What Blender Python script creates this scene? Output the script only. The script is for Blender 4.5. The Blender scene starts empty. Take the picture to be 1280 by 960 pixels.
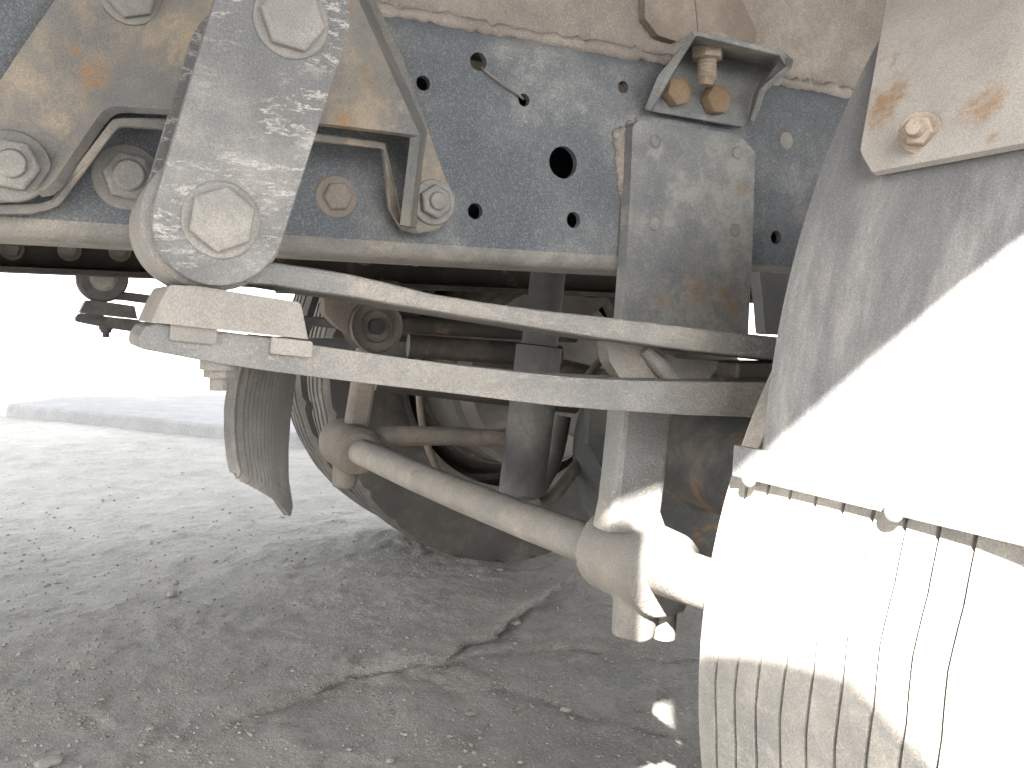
import bpy, bmesh, math, random
import numpy as np
from mathutils import Vector, Matrix, noise as mnoise
random.seed(7)
rad = math.radians
scene = bpy.context.scene
COL = scene.collection
CAMH = 0.53                                   # lens height above the yard

# ------------------------------------------------------------------ camera
# axes of the truck (X along the chassis, Y across it, Z up) seen in the lens frame
F = 1169.5
R = np.array([[0.89425013, -0.00688768, 0.44751454],
              [-0.44679574, -0.07243276, 0.89169897],
              [0.02627298, -0.99734952, -0.06785039]])
cam_data = bpy.data.cameras.new("camera")
cam = bpy.data.objects.new("camera", cam_data)
COL.objects.link(cam)
cam_data.sensor_width = 36
cam_data.lens = F / 1280 * 36
cam_data.clip_start = 0.01
cam_data.clip_end = 4000
rt, dn, fw = R[:, 0], R[:, 1], R[:, 2]
cam.matrix_world = Matrix(((rt[0], -dn[0], -fw[0], 0), (rt[1], -dn[1], -fw[1], 0), (rt[2], -dn[2], -fw[2], CAMH), (0, 0, 0, 1)))
scene.camera = cam

# ------------------------------------------------------------------ world, sun, exposure
SUN_AZ, SUN_EL = 36.0, 33.9                    # travel azimuth from +Y towards +X, height
world = bpy.data.worlds.new("World"); scene.world = world; world.use_nodes = True
wn = world.node_tree
bg = wn.nodes['Background']
sky = wn.nodes.new('ShaderNodeTexSky'); sky.sky_type = 'NISHITA'; sky.sun_disc = False
sky.sun_elevation = rad(SUN_EL); sky.sun_rotation = rad(SUN_AZ + 180)
sky.air_density = 1.8; sky.dust_density = 1.5; sky.ozone_density = 1.0
hs = wn.nodes.new('ShaderNodeHueSaturation'); hs.inputs['Saturation'].default_value = 0.15   # milky, hazy daylight
wn.links.new(sky.outputs[0], hs.inputs['Color']); wn.links.new(hs.outputs[0], bg.inputs[0]); bg.inputs[1].default_value = 0.12
sd = Vector((math.sin(rad(SUN_AZ)) * math.cos(rad(SUN_EL)), math.cos(rad(SUN_AZ)) * math.cos(rad(SUN_EL)), -math.sin(rad(SUN_EL))))
sl = bpy.data.lights.new("sun", 'SUN'); sl.energy = 5.0; sl.angle = rad(0.6); sl.color = (1, 0.95, 0.87)
so = bpy.data.objects.new("sun", sl); COL.objects.link(so); so.location = (0, 0, 20)
so.rotation_euler = sd.to_track_quat('-Z', 'Y').to_euler()
vs = scene.view_settings
vs.view_transform = 'Standard'; vs.look = 'None'; vs.gamma = 1; vs.exposure = 3.42; vs.use_curve_mapping = False

# ------------------------------------------------------------------ helpers
def ray(u, v):
    return R @ np.array([u - 640.0, v - 480.0, F])
def at(u, v, y):
    """point of the plane Y = y that a surveyed picture position falls on"""
    d = ray(u, v); p = d * y / d[1]
    return Vector((p[0], p[1], p[2] + CAMH))
def ground_at(u, v, z=0.0):
    d = ray(u, v); p = d * (z - CAMH) / d[2]
    return Vector((p[0], p[1], z))
def on_cyl(u, v, xc, zc, r):
    d = ray(u, v); zc = zc - CAMH
    a = d[0]**2 + d[2]**2; b = -2 * (d[0] * xc + d[2] * zc); c = xc * xc + zc * zc - r * r
    t = (-b - math.sqrt(max(b * b - 4 * a * c, 0))) / (2 * a)
    return Vector((d[0] * t, d[1] * t, d[2] * t + CAMH))

def empty(name, loc):
    o = bpy.data.objects.new(name, None); COL.objects.link(o); o.location = loc; o.empty_display_size = 0.1
    return o
def tag(o, label=None, cat=None, group=None, kind=None):
    for k, v in (('label', label), ('category', cat), ('group', group), ('kind', kind)):
        if v: o[k] = v
    return o
def attach(o, parent):
    if parent is not None:
        o.parent = parent
        if parent.type == 'EMPTY':
            o.matrix_parent_inverse = Matrix.Translation(-parent.location)
def link(name, me, mat, parent=None, smooth=None):
    if mat is not None and not me.materials: me.materials.append(mat)
    if smooth is not None:
        me.shade_smooth(); me.set_sharp_from_angle(angle=rad(smooth))
    o = bpy.data.objects.new(name, me); COL.objects.link(o); attach(o, parent)
    return o
def build(name, bm, mat, parent=None, smooth=None):
    bmesh.ops.recalc_face_normals(bm, faces=bm.faces[:])
    me = bpy.data.meshes.new(name); bm.to_mesh(me); bm.free()
    return link(name, me, mat, parent, smooth)
def fil(pts, n=6):
    """polygon with corners (u, v) or rounded corners (u, v, r)"""
    out = []; m = len(pts)
    for i, p in enumerate(pts):
        if len(p) == 2: out.append(tuple(p)); continue
        a = Vector(pts[i - 1][:2]); b = Vector(p[:2]); c = Vector(pts[(i + 1) % m][:2])
        d1 = (a - b); d2 = (c - b); l1, l2 = d1.length, d2.length; d1 /= l1; d2 /= l2
        ang = math.acos(max(-1, min(1, d1.dot(d2))))
        if ang > 3.1: out.append(tuple(b)); continue
        t = min(p[2] / math.tan(ang / 2), l1 * .48, l2 * .48); r = t * math.tan(ang / 2)
        cen = b + (d1 + d2).normalized() * (r / math.sin(ang / 2))
        v1 = b + d1 * t - cen; v2 = b + d2 * t - cen
        a1 = math.atan2(v1.y, v1.x); da = math.atan2(v2.y, v2.x) - a1
        while da > math.pi: da -= 2 * math.pi
        while da < -math.pi: da += 2 * math.pi
        for k in range(n + 1):
            q = a1 + da * k / n; out.append((cen.x + r * math.cos(q), cen.y + r * math.sin(q)))
    return out
def circ(u, v, r, n=20):
    return [(u + r * math.cos(2 * math.pi * k / n), v + r * math.sin(2 * math.pi * k / n)) for k in range(n)]
def bevel(bm, w, ang=40, seg=2):
    es = [e for e in bm.edges if len(e.link_faces) == 2 and e.calc_face_angle(0) > rad(ang)]
    if es and w > 0: bmesh.ops.bevel(bm, geom=es, offset=w, segments=seg, profile=.5, affect='EDGES', clamp_overlap=True)
def slab_bm(outer, holes, y, t, w=.0015, seg=2, px=True):
    """flat plate in the plane Y=y, thickness t away from the lens side"""
    bm = bmesh.new(); edges = []
    for loop in [outer] + list(holes):
        vs_ = [bm.verts.new(at(p[0], p[1], y) if px else (p[0], y, p[1])) for p in loop]
        for i in range(len(vs_)): edges.append(bm.edges.new((vs_[i - 1], vs_[i])))
    bmesh.ops.triangle_fill(bm, use_beauty=True, use_dissolve=False, edges=edges)
    bmesh.ops.recalc_face_normals(bm, faces=bm.faces[:])
    ext = bmesh.ops.extrude_face_region(bm, geom=bm.faces[:])
    bmesh.ops.translate(bm, vec=(0, t, 0), verts=[g for g in ext['geom'] if isinstance(g, bmesh.types.BMVert)])
    bmesh.ops.recalc_face_normals(bm, faces=bm.faces[:])
    bevel(bm, w, seg=seg)
    return bm
def plate(name, outer, y, t, mat, parent, holes=(), w=.0015, px=True):
    return build(name, slab_bm(outer, holes, y, t, w, px=px), mat, parent)
def tube_bm(bm, pts, rr, n=18, cap=True):
    pts = [Vector(p) for p in pts]
    if not isinstance(rr, (list, tuple)): rr = [rr] * len(pts)
    rings = []; prev = None
    for i, p in enumerate(pts):
        t = ((pts[min(i + 1, len(pts) - 1)] - p).normalized() + (p - pts[max(i - 1, 0)]).normalized()).normalized()
        if prev is None: s = t.orthogonal().normalized()
        else: s = (prev - t * prev.dot(t)).normalized()
        prev = s; b = t.cross(s)
        rings.append([bm.verts.new(p + (s * math.cos(2 * math.pi * k / n) + b * math.sin(2 * math.pi * k / n)) * rr[i]) for k in range(n)])
    for a, b in zip(rings, rings[1:]):
        for k in range(n): bm.faces.new((a[k], a[(k + 1) % n], b[(k + 1) % n], b[k]))
    if cap: bm.faces.new(rings[0]); bm.faces.new(rings[-1])
    return bm
def smooth_path(pts, n=6):
    pts = [Vector(p) for p in pts]; out = []
    for i in range(len(pts) - 1):
        p0, p1, p2, p3 = pts[max(i - 1, 0)], pts[i], pts[i + 1], pts[min(i + 2, len(pts) - 1)]
        for k in range(n):
            t = k / n
            out.append(.5 * ((2 * p1) + (p2 - p0) * t + (2 * p0 - 5 * p1 + 4 * p2 - p3) * t * t + (3 * p1 - p0 - 3 * p2 + p3) * t ** 3))
    out.append(pts[-1]); return out
def tube(name, pts, rr, mat, parent, n=18):
    return build(name, tube_bm(bmesh.new(), pts, rr, n), mat, parent, 40)
def box_bm(bm, x0, x1, y0, y1, z0, z1):
    v = [bm.verts.new((x, y, z)) for x in (x0, x1) for y in (y0, y1) for z in (z0, z1)]
    for f in ((0, 1, 3, 2), (4, 6, 7, 5), (0, 4, 5, 1), (2, 3, 7, 6), (0, 2, 6, 4), (1, 5, 7, 3)): bm.faces.new([v[i] for i in f])
    return bm
def box(name, x0, x1, y0, y1, z0, z1, mat, parent, w=.002):
    bm = box_bm(bmesh.new(), x0, x1, y0, y1, z0, z1)
    bmesh.ops.recalc_face_normals(bm, faces=bm.faces[:]); bevel(bm, w)
    return build(name, bm, mat, parent)
def sheet(name, faces, t, mat, parent, w=.001):
    """folded sheet metal from faces of (u, v, Y)"""
    bm = bmesh.new(); cache = {}
    for f in faces:
        vv = []
        for p in f:
            if p not in cache: cache[p] = bm.verts.new(at(*p))
            vv.append(cache[p])
        bm.faces.new(vv)
    o = build(name, bm, mat, parent)
    m = o.modifiers.new("thickness", 'SOLIDIFY'); m.thickness = t; m.offset = 0
    b = o.modifiers.new("edge", 'BEVEL'); b.width = w; b.segments = 2; b.limit_method = 'ANGLE'
    return o
def cast(name, bm, mat, parent, vox=.003, it=6):
    """several solids fused into one forged piece"""
    o = build(name, bm, mat, parent)
    r = o.modifiers.new("fuse", 'REMESH'); r.mode = 'VOXEL'; r.voxel_size = vox; r.use_smooth_shade = True
    s = o.modifiers.new("round", 'SMOOTH'); s.factor = .5; s.iterations = it
    return o

# ------------------------------------------------------------------ materials
class NT:
    def __init__(self, name):
        self.m = bpy.data.materials.new(name); self.m.use_nodes = True
        self.t = self.m.node_tree; self.b = self.t.nodes['Principled BSDF']
        tc = self.n('ShaderNodeTexCoord'); oi = self.n('ShaderNodeObjectInfo')
        sc = self.n('ShaderNodeVectorMath', operation='SCALE'); self.t.links.new(oi.outputs['Random'], sc.inputs['Scale'])
        sc.inputs[0].default_value = (3.1, 5.7, 2.3)
        ad = self.n('ShaderNodeVectorMath', operation='ADD'); self.l(tc.outputs['Object'], ad.inputs[0]); self.l(sc.outputs[0], ad.inputs[1])
        self.co = ad.outputs[0]
    def n(self, typ, **kw):
        x = self.t.nodes.new(typ)
        for k, v in kw.items(): setattr(x, k, v)
        return x
    def l(self, a, b): self.t.links.new(a, b)
    def vec(self, s):
        if s is None: return self.co
        m = self.n('ShaderNodeVectorMath', operation='MULTIPLY'); self.l(self.co, m.inputs[0]); m.inputs[1].default_value = s
        return m.outputs[0]
    def noise(self, scale, detail=4, rough=.55, stretch=None, dist=0):
        x = self.n('ShaderNodeTexNoise'); x.inputs['Scale'].default_value = scale; x.inputs['Detail'].default_value = detail
        x.inputs['Roughness'].default_value = rough; x.inputs['Distortion'].default_value = dist
        self.l(self.vec(stretch), x.inputs['Vector']); return x.outputs[0]
    def ramp(self, fac, a, b, lo=0, hi=1):
        x = self.n('ShaderNodeMapRange', clamp=True); x.interpolation_type = 'SMOOTHSTEP'
        self.l(fac, x.inputs[0])
        for i, v in zip((1, 2, 3, 4), (a, b, lo, hi)): x.inputs[i].default_value = v
        return x.outputs[0]
    def math(self, op, a, b=None):
        x = self.n('ShaderNodeMath', operation=op)
        for i, v in ((0, a), (1, b)):
            if v is None: continue
            if isinstance(v, (int, float)): x.inputs[i].default_value = v
            else: self.l(v, x.inputs[i])
        return x.outputs[0]
    def mix(self, fac, a, b):
        x = self.n('ShaderNodeMix', data_type='RGBA')
        if isinstance(fac, (int, float)): x.inputs[0].default_value = fac
        else: self.l(fac, x.inputs[0])
        for i, v in ((6, a), (7, b)):
            if isinstance(v, tuple): x.inputs[i].default_value = (*v, 1)
            else: self.l(v, x.inputs[i])
        return x.outputs[2]
    def finish(self, col, rough=.7, bump=None, strength=.3, dist=.001, metallic=0, spec=.3):
        self.l(col, self.b.inputs['Base Color'])
        if isinstance(rough, (int, float)): self.b.inputs['Roughness'].default_value = rough
        else: self.l(rough, self.b.inputs['Roughness'])
        self.b.inputs['Metallic'].default_value = metallic; self.b.inputs['Specular IOR Level'].default_value = spec
        if bump is not None:
            x = self.n('ShaderNodeBump'); x.inputs['Strength'].default_value = strength; x.inputs['Distance'].default_value = dist
            self.l(bump, x.inputs['Height']); self.l(x.outputs[0], self.b.inputs['Normal'])
        return self.m

RUST = (.15, .085, .045); RUST2 = (.27, .17, .095)
def dusty(name, base, dust, cover=.5, speck=.5, rust=0., smear=0., grain=420, rough=.75, bump=.35, stretch=None, big=9, spots=()):
    """painted or bare steel under road dust: film, speckle, dried mud smears, rust bloom"""
    k = NT(name)
    film = k.ramp(k.noise(big, 6, .62, stretch), .62 - cover * .5, .95 - cover * .5)
    mott = k.ramp(k.noise(60, 5, .7, stretch), .35, .7)
    f = k.math('MULTIPLY', film, k.math('ADD', k.math('MULTIPLY', mott, .6), .35))
    sp = k.ramp(k.noise(grain * 2.4, 2, .7), .5, .68)
    sp2 = k.ramp(k.noise(210, 5, .8), .57, .74)
    s = k.math('MULTIPLY', k.math('MAXIMUM', k.math('MULTIPLY', sp, .75), k.math('MULTIPLY', sp2, .55)), speck)
    f = k.math('MINIMUM', k.math('ADD', f, s), 1.0)
    tone = k.mix(k.noise(35, 4, .6), tuple(c * .75 for c in base), tuple(min(1, c * 1.3) for c in base))
    dtone = k.mix(k.noise(18, 5, .65), tuple(c * .82 for c in dust), tuple(min(1, c * 1.12) for c in dust))
    col = k.mix(f, tone, dtone)
    h = k.math('ADD', k.noise(grain, 3, .7), k.math('MULTIPLY', f, .7))
    if smear > 0:
        a = k.noise(30, 8, .72, (.6, 1, 1.7), .35)
        ln = k.ramp(k.math('ABSOLUTE', k.math('SUBTRACT', a, .5)), .0, .03, 1, 0)
        brk = k.ramp(k.noise(170, 4, .7, (.6, 1, 1.6)), .40, .58)
        zone = k.ramp(k.noise(13, 3, .5), .38, .54)
        blot = k.math('MULTIPLY', k.ramp(k.noise(75, 6, .75, (.6, 1, 1.4), .5), .54, .68), .5)
        sm = k.math('MULTIPLY', k.math('MULTIPLY', k.math('MAXIMUM', k.math('MULTIPLY', ln, brk), blot), zone), smear)
        col = k.mix(sm, col, tuple(min(1, c * 1.35) for c in dust)); h = k.math('ADD', h, k.math('MULTIPLY', sm, 1.5))
    if rust > 0:
        r1 = k.noise(16, 8, .68, None, .3); r2 = k.noise(150, 5, .7)
        rm = k.ramp(k.math('ADD', k.math('MULTIPLY', r1, .8), k.math('MULTIPLY', r2, .2)), .64 - rust * .22, .72 - rust * .18)
        rc = k.mix(k.noise(90, 5, .7), RUST, RUST2)
        col = k.mix(k.math('MULTIPLY', rm, .8), col, rc); h = k.math('ADD', h, k.math('MULTIPLY', rm, .5))
    if spots:
        tc = k.n('ShaderNodeTexCoord'); wob = k.noise(55, 6, .7); fine = k.ramp(k.noise(190, 5, .75), .35, .62)
        for u, v, y, pr, kind in spots:
            c_ = at(u, v, y); rr_ = (at(u + pr, v, y) - c_).length
            dn_ = k.n('ShaderNodeVectorMath', operation='DISTANCE'); k.l(tc.outputs['Object'], dn_.inputs[0]); dn_.inputs[1].default_value = c_
            dd = k.math('ADD', k.math('MULTIPLY', dn_.outputs['Value'], 1 / rr_), k.math('MULTIPLY', k.math('SUBTRACT', wob, .5), 2.6))
            mk = k.math('MULTIPLY', k.ramp(dd, .25, 1.0, 1, 0), k.math('ADD', k.math('MULTIPLY', fine, .6), .3))
            col = k.mix(k.math('MULTIPLY', mk, .85), col, (.25, .15, .075) if kind == 0 else tuple(min(1, c * 1.0) for c in dust))
    gr = k.ramp(k.noise(1250, 2, .6), .3, .7, .84, 1.14)
    gm = k.n('ShaderNodeVectorMath', operation='SCALE'); k.l(col, gm.inputs[0]); k.l(gr, gm.inputs['Scale'])
    return k.finish(gm.outputs[0], rough, h, bump, .0012)

TAN = (.36, .315, .265); PALE = (.42, .39, .355)
M = {}
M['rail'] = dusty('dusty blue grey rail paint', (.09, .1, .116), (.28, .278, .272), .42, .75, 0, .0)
M['lip'] = dusty('dust crusted rail edge', (.14, .138, .135), (.31, .285, .255), .65, .5)
M['shackle'] = dusty('dusty grey shackle steel', (.112, .114, .118), (.29, .28, .265), .25, .35, 0, 1.0)
M['leaf'] = dusty('spring steel under dust', (.155, .158, .16), (.34, .305, .265), .45, .5, .08, .5, bump=.6)
M['hanger'] = dusty('rust stained hanger', (.12, .125, .132), (.31, .255, .19), .5, .3, .3, spots=[(112, 92, .614, 26, 0), (88, 62, .614, 20, 0), (30, 105, .614, 34, 1), (72, 150, .614, 30, 1), (455, 150, .575, 60, 1), (230, 60, .59, 60, 1), (430, 152, .575, 22, 0)])
M['bolt'] = dusty('dust caked bolt', (.15, .15, .15), (.31, .29, .265), .55, .4, .15, grain=700)
M['rusty_bolt'] = dusty('rusty bolt', (.17, .125, .095), (.33, .285, .235), .62, .5, .3, grain=700)
M['plate'] = dusty('stained blue grey plate', (.12, .127, .138), (.30, .292, .275), .5, .6, .06, .0, spots=[(872, 368, .615, 26, 0), (914, 385, .615, 15, 0), (832, 378, .615, 13, 0), (905, 365, .615, 10, 0), (905, 270, .615, 40, 1), (850, 235, .615, 22, 1), (860, 400, .615, 60, 1), (819, 190, .615, 14, 1), (921, 210, .615, 18, 1), (928, 235, .615, 10, 0)])
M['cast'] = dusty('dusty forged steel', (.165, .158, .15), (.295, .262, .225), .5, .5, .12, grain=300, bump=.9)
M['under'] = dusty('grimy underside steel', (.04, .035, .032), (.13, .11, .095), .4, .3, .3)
M['axle'] = dusty('rusting axle housing', (.06, .065, .07), (.2, .175, .14), .42, .4, .5)
M['cast_far'] = dusty('dimmed forged steel', (.10, .09, .08), (.22, .185, .15), .5, .5, .18, grain=300, bump=.8)  # darker copy of the forged steel; weaker far light is in its colour
M['shock'] = dusty('grimy shock and dimmed far spring', (.06, .062, .068), (.17, .155, .14), .45, .4, .1)  # also the darkened tone of the far spring copies
M['rust_head'] = dusty('rusted bolt head', (.2, .13, .075), (.3, .245, .185), .55, .4, .25, grain=700, bump=.9)
M['rail_bolt'] = dusty('faintly rusted bolt', (.16, .14, .125), (.29, .26, .23), .55, .5, .12, grain=700)
M['pad'] = dusty('smooth dusty pad', (.19, .18, .17), (.29, .268, .245), .5, .2, .03, grain=500)
M['rubber'] = dusty('dusty ribbed rubber', (.085, .083, .081), (.2, .19, .178), .5, .2, 0, grain=500, rough=.85)
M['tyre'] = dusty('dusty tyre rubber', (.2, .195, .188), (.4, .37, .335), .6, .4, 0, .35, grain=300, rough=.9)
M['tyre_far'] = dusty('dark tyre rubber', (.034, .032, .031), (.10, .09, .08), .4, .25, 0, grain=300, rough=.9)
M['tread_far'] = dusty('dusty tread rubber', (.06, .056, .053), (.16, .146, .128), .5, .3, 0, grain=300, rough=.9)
M['fender'] = dusty('dusty blue grey mudguard', (.135, .138, .147), (.36, .348, .335), .46, .35, 0, .0, grain=500, stretch=(1, 2.2, .5), big=12)
M['rustplate'] = dusty('pale plate with rust freckles', (.30, .285, .27), (.40, .37, .34), .5, .5, .3, spots=[(1100, 140, .33, 26, 0), (1120, 120, .325, 26, 0), (1088, 175, .335, 14, 0), (1240, 172, .26, 8, 0), (1225, 130, .27, 26, 0), (1172, 25, .31, 10, 0)])
M['sill'] = dusty('dust caked body sill', (.21, .185, .168), (.40, .365, .335), .5, .6, .05, grain=260, bump=.7)
M['sill_rust'] = dusty('rust stained body gusset', (.17, .14, .12), (.35, .31, .27), .55, .4, .16, bump=.6)
M['body'] = dusty('painted body panel', (.3, .32, .36), (.4, .37, .33), .4, .2)
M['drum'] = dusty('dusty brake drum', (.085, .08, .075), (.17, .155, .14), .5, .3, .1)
M['black'] = dusty('black rubber', (.02, .02, .022), (.08, .075, .07), .3, .1)  # also blacks out the rail holes from behind
M['pale'] = dusty('pale hazed post', (.75, .75, .74), (.6, .58, .55), .3, .1)  # pale tone stands in for haze over the distance

def ground_mat(name, a, b, stones=True):
    k = NT(name)
    n1 = k.noise(1.3, 6, .6); n2 = k.noise(11, 8, .68); n3 = k.noise(120, 6, .75); n4 = k.noise(420, 3, .7)
    f = k.math('ADD', k.math('MULTIPLY', n1, .35), k.math('ADD', k.math('MULTIPLY', n2, .35), k.math('MULTIPLY', n3, .3)))
    col = k.mix(k.ramp(f, .36, .64), a, b)
    dark = k.ramp(k.noise(23, 9, .75, (1, .6, 1), .6), .56, .7)
    col = k.mix(k.math('MULTIPLY', dark, .42), col, tuple(c * .5 for c in a))
    grit = k.ramp(k.noise(260, 2, .6), .6, .68)
    col = k.mix(k.math('MULTIPLY', grit, .5), col, tuple(min(1, c * 1.6) for c in b))
    h = k.math('ADD', k.math('MULTIPLY', n3, 1.0), k.math('ADD', k.math('MULTIPLY', n4, .5), k.math('MULTIPLY', n2, 2.0)))
    return k.finish(col, .92, h, .9, .006, spec=.15)
M['ground'] = ground_mat('broken grey concrete', (.182, .176, .165), (.30, .29, .274))
M['slab'] = ground_mat('pale worn concrete', (.15, .15, .152), (.22, .22, .22))
M['pebble'] = dusty('grey stone', (.15, .145, .135), (.26, .25, .235), .5, .3)

# ------------------------------------------------------------------ ground
def vnoise(x, y, seed):
    xi = np.floor(x).astype(np.int64); yi = np.floor(y).astype(np.int64); fx = x - xi; fy = y - yi
    def h(a, b):
        n = (a * 374761393 + b * 668265263 + seed * 974634777) & 0x7fffffff
        n = ((n ^ (n >> 13)) * 1274126177) & 0x7fffffff
        return ((n ^ (n >> 16)) & 0xffff) / 65535.0
    fx = fx * fx * (3 - 2 * fx); fy = fy * fy * (3 - 2 * fy)
    return (h(xi, yi) * (1 - fx) + h(xi + 1, yi) * fx) * (1 - fy) + (h(xi, yi + 1) * (1 - fx) + h(xi + 1, yi + 1) * fx) * fy
def fbm(x, y, s, o, seed):
    r = np.zeros_like(x); a = .5
    for i in range(o): r += a * (vnoise(x * s, y * s, seed + i) - .5); s *= 2.03; a *= .5
    return r
crack = [ground_at(*p, .03) for p in ((405, 852), (440, 838), (480, 836), (520, 828), (552, 826), (580, 806), (615, 796), (640, 776), (660, 764))]
crack2 = [ground_at(*p, .03) for p in ((552, 826), (610, 812), (660, 806), (720, 804), (790, 812), (850, 815))]
crack3 = [ground_at(*p, .02) for p in ((495, 842), (560, 856), (640, 862), (720, 885), (790, 892), (860, 915))]
def pl_dist(px, py, line):
    best = np.full_like(px, 9.); side = np.zeros_like(px)
    for a, b in zip(line, line[1:]):
        dx, dy = b.x - a.x, b.y - a.y; L2 = dx * dx + dy * dy
        t = np.clip(((px - a.x) * dx + (py - a.y) * dy) / L2, 0, 1)
        d = np.hypot(px - a.x - t * dx, py - a.y - t * dy); s = np.sign((px - a.x) * dy - (py - a.y) * dx)
        m = d < best; best = np.where(m, d, best); side = np.where(m, s, side)
    return best, side
def height(x, y):
    near = np.clip(1 - np.hypot(x - .6, y - 1.8) / 9, 0, 1)
    z = fbm(x, y, 1.6, 3, 3) * .018 + fbm(x, y, 9, 4, 11) * .014 + np.maximum(fbm(x, y, 26, 3, 31), 0) * .014 + fbm(x, y, 70, 2, 41) * .005
    w = fbm(x, y, 14, 3, 51) * .03
    d, s = pl_dist(x + w, y + w, crack)
    z += np.where(s < 0, .006, -.004) * np.exp(-(d / .13) ** 2) - .0045 * np.exp(-(d / .007) ** 2) * np.where(s > 0, 1, .3)
    for c, dep in ((crack2, .005), (crack3, .006)):
        d, s = pl_dist(x + w, y + w, c)
        z += np.where(s < 0, .0015, -.0015) * np.exp(-(d / .12) ** 2) - dep * .4 * np.exp(-(d / .009) ** 2)
    q = np.clip((y - .7) / .9, 0, 1); return z * near - .006 + .05 * q * q * (3 - 2 * q)
gx = np.unique(np.concatenate([np.linspace(-900, -40, 24), np.linspace(-40, -3, 30), np.linspace(-3, -.35, 40), np.arange(-.35, 1.5, .007), np.linspace(1.5, 4, 60), np.linspace(4, 60, 30), np.linspace(60, 900, 20)]))
gy = np.unique(np.concatenate([np.linspace(-900, -30, 20), np.linspace(-30, -1, 30), np.linspace(-1, .8, 50), np.arange(.8, 2.4, .006), np.arange(2.4, 5, .016), np.linspace(5, 12, 90), np.linspace(12, 60, 30), np.linspace(60, 1500, 26)]))
GX, GY = np.meshgrid(gx, gy); GZ = height(GX.ravel(), GY.ravel())
co = np.stack([GX.ravel(), GY.ravel(), GZ], 1)
nx, ny = len(gx), len(gy)
i = np.arange((nx - 1) * (ny - 1)); r0 = i // (nx - 1) * nx + i % (nx - 1)
fa = np.stack([r0, r0 + 1, r0 + nx + 1, r0 + nx], 1)
me = bpy.data.meshes.new("ground")
me.vertices.add(len(co)); me.vertices.foreach_set('co', co.ravel())
me.loops.add(fa.size); me.loops.foreach_set('vertex_index', fa.ravel().astype(np.int32))
me.polygons.add(len(fa)); me.polygons.foreach_set('loop_start', np.arange(0, fa.size, 4, dtype=np.int32))
me.update(calc_edges=True); me.shade_smooth()
tag(link("ground", me, M['ground']), kind='structure')

# raised concrete apron beyond the truck
apr = [ground_at(*p, .0) for p in ((2, 533), (62, 519), (285, 489), (900, 400))]
p_near = ground_at(372, 577, 0); p_far = p_near + (p_near - apr[0]) * 1.6
outl = [apr[0], p_near, p_far, p_far + Vector((6, 3, 0)), Vector((14, 16, 0)), apr[2] + (apr[2] - apr[1]) * 1.6]
bm = bmesh.new()
lo = [bm.verts.new((p.x, p.y, -.05)) for p in outl]; hi = [bm.verts.new((p.x + .02, p.y + .03, .1)) for p in outl]
bm.faces.new(hi); n = len(outl)
for a in range(n): bm.faces.new((lo[a], lo[(a + 1) % n], hi[(a + 1) % n], hi[a]))
bmesh.ops.recalc_face_normals(bm, faces=bm.faces[:]); bevel(bm, .012)
tag(build("pavement", bm, M['slab']), kind='structure')

# loose stones
def stone_mesh(seed, n=1):
    rng = random.Random(seed); bm = bmesh.new(); bmesh.ops.create_icosphere(bm, subdivisions=n, radius=1)
    o = Vector((rng.random() * 50, rng.random() * 50, 0))
    for v in bm.verts: v.co *= .75 + .6 * mnoise.noise(v.co * 1.3 + o)
    for v in bm.verts: v.co.z *= .6
    return bm
rng = random.Random(11); bm = bmesh.new()
protos = []
for s in range(6):
    b = stone_mesh(s); protos.append(([v.co.copy() for v in b.verts], [[v.index for v in f.verts] for f in b.faces])); b.free()
vv, ff = [], []
hx, hy, hr, hh = [], [], [], []
for q in range(2600):
    u = rng.uniform(-30, 900); v = rng.triangular(540, 985, 900); g = ground_at(u, v)
    g = ground_at(u, v, .04); r = rng.choice((.0012, .0018, .0025, .0035)) * rng.uniform(.7, 1.3) * (1.0 + .25 * max(0, g.y - 1.5))
    if rng.random() < .012: r *= 2.4
    hx.append(g.x); hy.append(g.y); hr.append(r); hh.append(rng.uniform(0, 6.28))
hz = height(np.array(hx), np.array(hy))
for x, y, z, r, a in zip(hx, hy, hz, hr, hh):
    vs_, fs = protos[rng.randrange(6)]; o = len(vv); c, s = math.cos(a) * r, math.sin(a) * r; st = rng.uniform(.6, 1.5)
    for p in vs_: vv.append((x + (p.x * c * st - p.y * s), y + (p.x * s * st + p.y * c), z + p.z * r + r * .25))
    for f in fs: ff.append([i_ + o for i_ in f])
me = bpy.data.meshes.new("gravel"); me.from_pydata(vv, [], ff); me.shade_smooth()
tag(link("gravel", me, M['pebble']), kind='stuff')
for (u, v, r, lab) in ((588, 877, .0075, "small pale pebble lying on the bare concrete below the long crack"),
                       (645, 781, .009, "pale chip of concrete caught beside the upper end of the long crack"),
                       (60, 945, .013, "flat grey stone chip at the lower left of the yard"),
                       (190, 905, .008, "small grey stone on the bare ground between the flat chip and the long crack"),
                       (215, 756, .011, "rounded grey stone alone on the open ground left of and below the ribbed flap")):
    g = ground_at(u, v, .03); z = float(height(np.array([g.x]), np.array([g.y]))[0])
    o = build("stone", stone_mesh(int(u), 2), M['pebble'], None, 60); o.scale = (r * 1.2, r, r); o.location = (g.x, g.y, z + r * .3)
    tag(o, lab, "stone")

# far marker posts across the yard
def post(u, h, lab):
    g = ground_at(u, 428.5 + u * .012); bm = bmesh.new()
    tube_bm(bm, [(g.x, g.y, -.02), (g.x, g.y, h)], .014, 8); tube_bm(bm, [(g.x, g.y, -.02), (g.x, g.y, .12)], .06, 10)
    tag(build("post", bm, M['pale'], None, 40), lab, "post")

# ------------------------------------------------------------------ the truck
truck = tag(empty("truck", (.72, .975, 0)), "dust covered truck seen from below, with its rear spring, chassis rail and wheels", "truck")
T = truck
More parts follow.
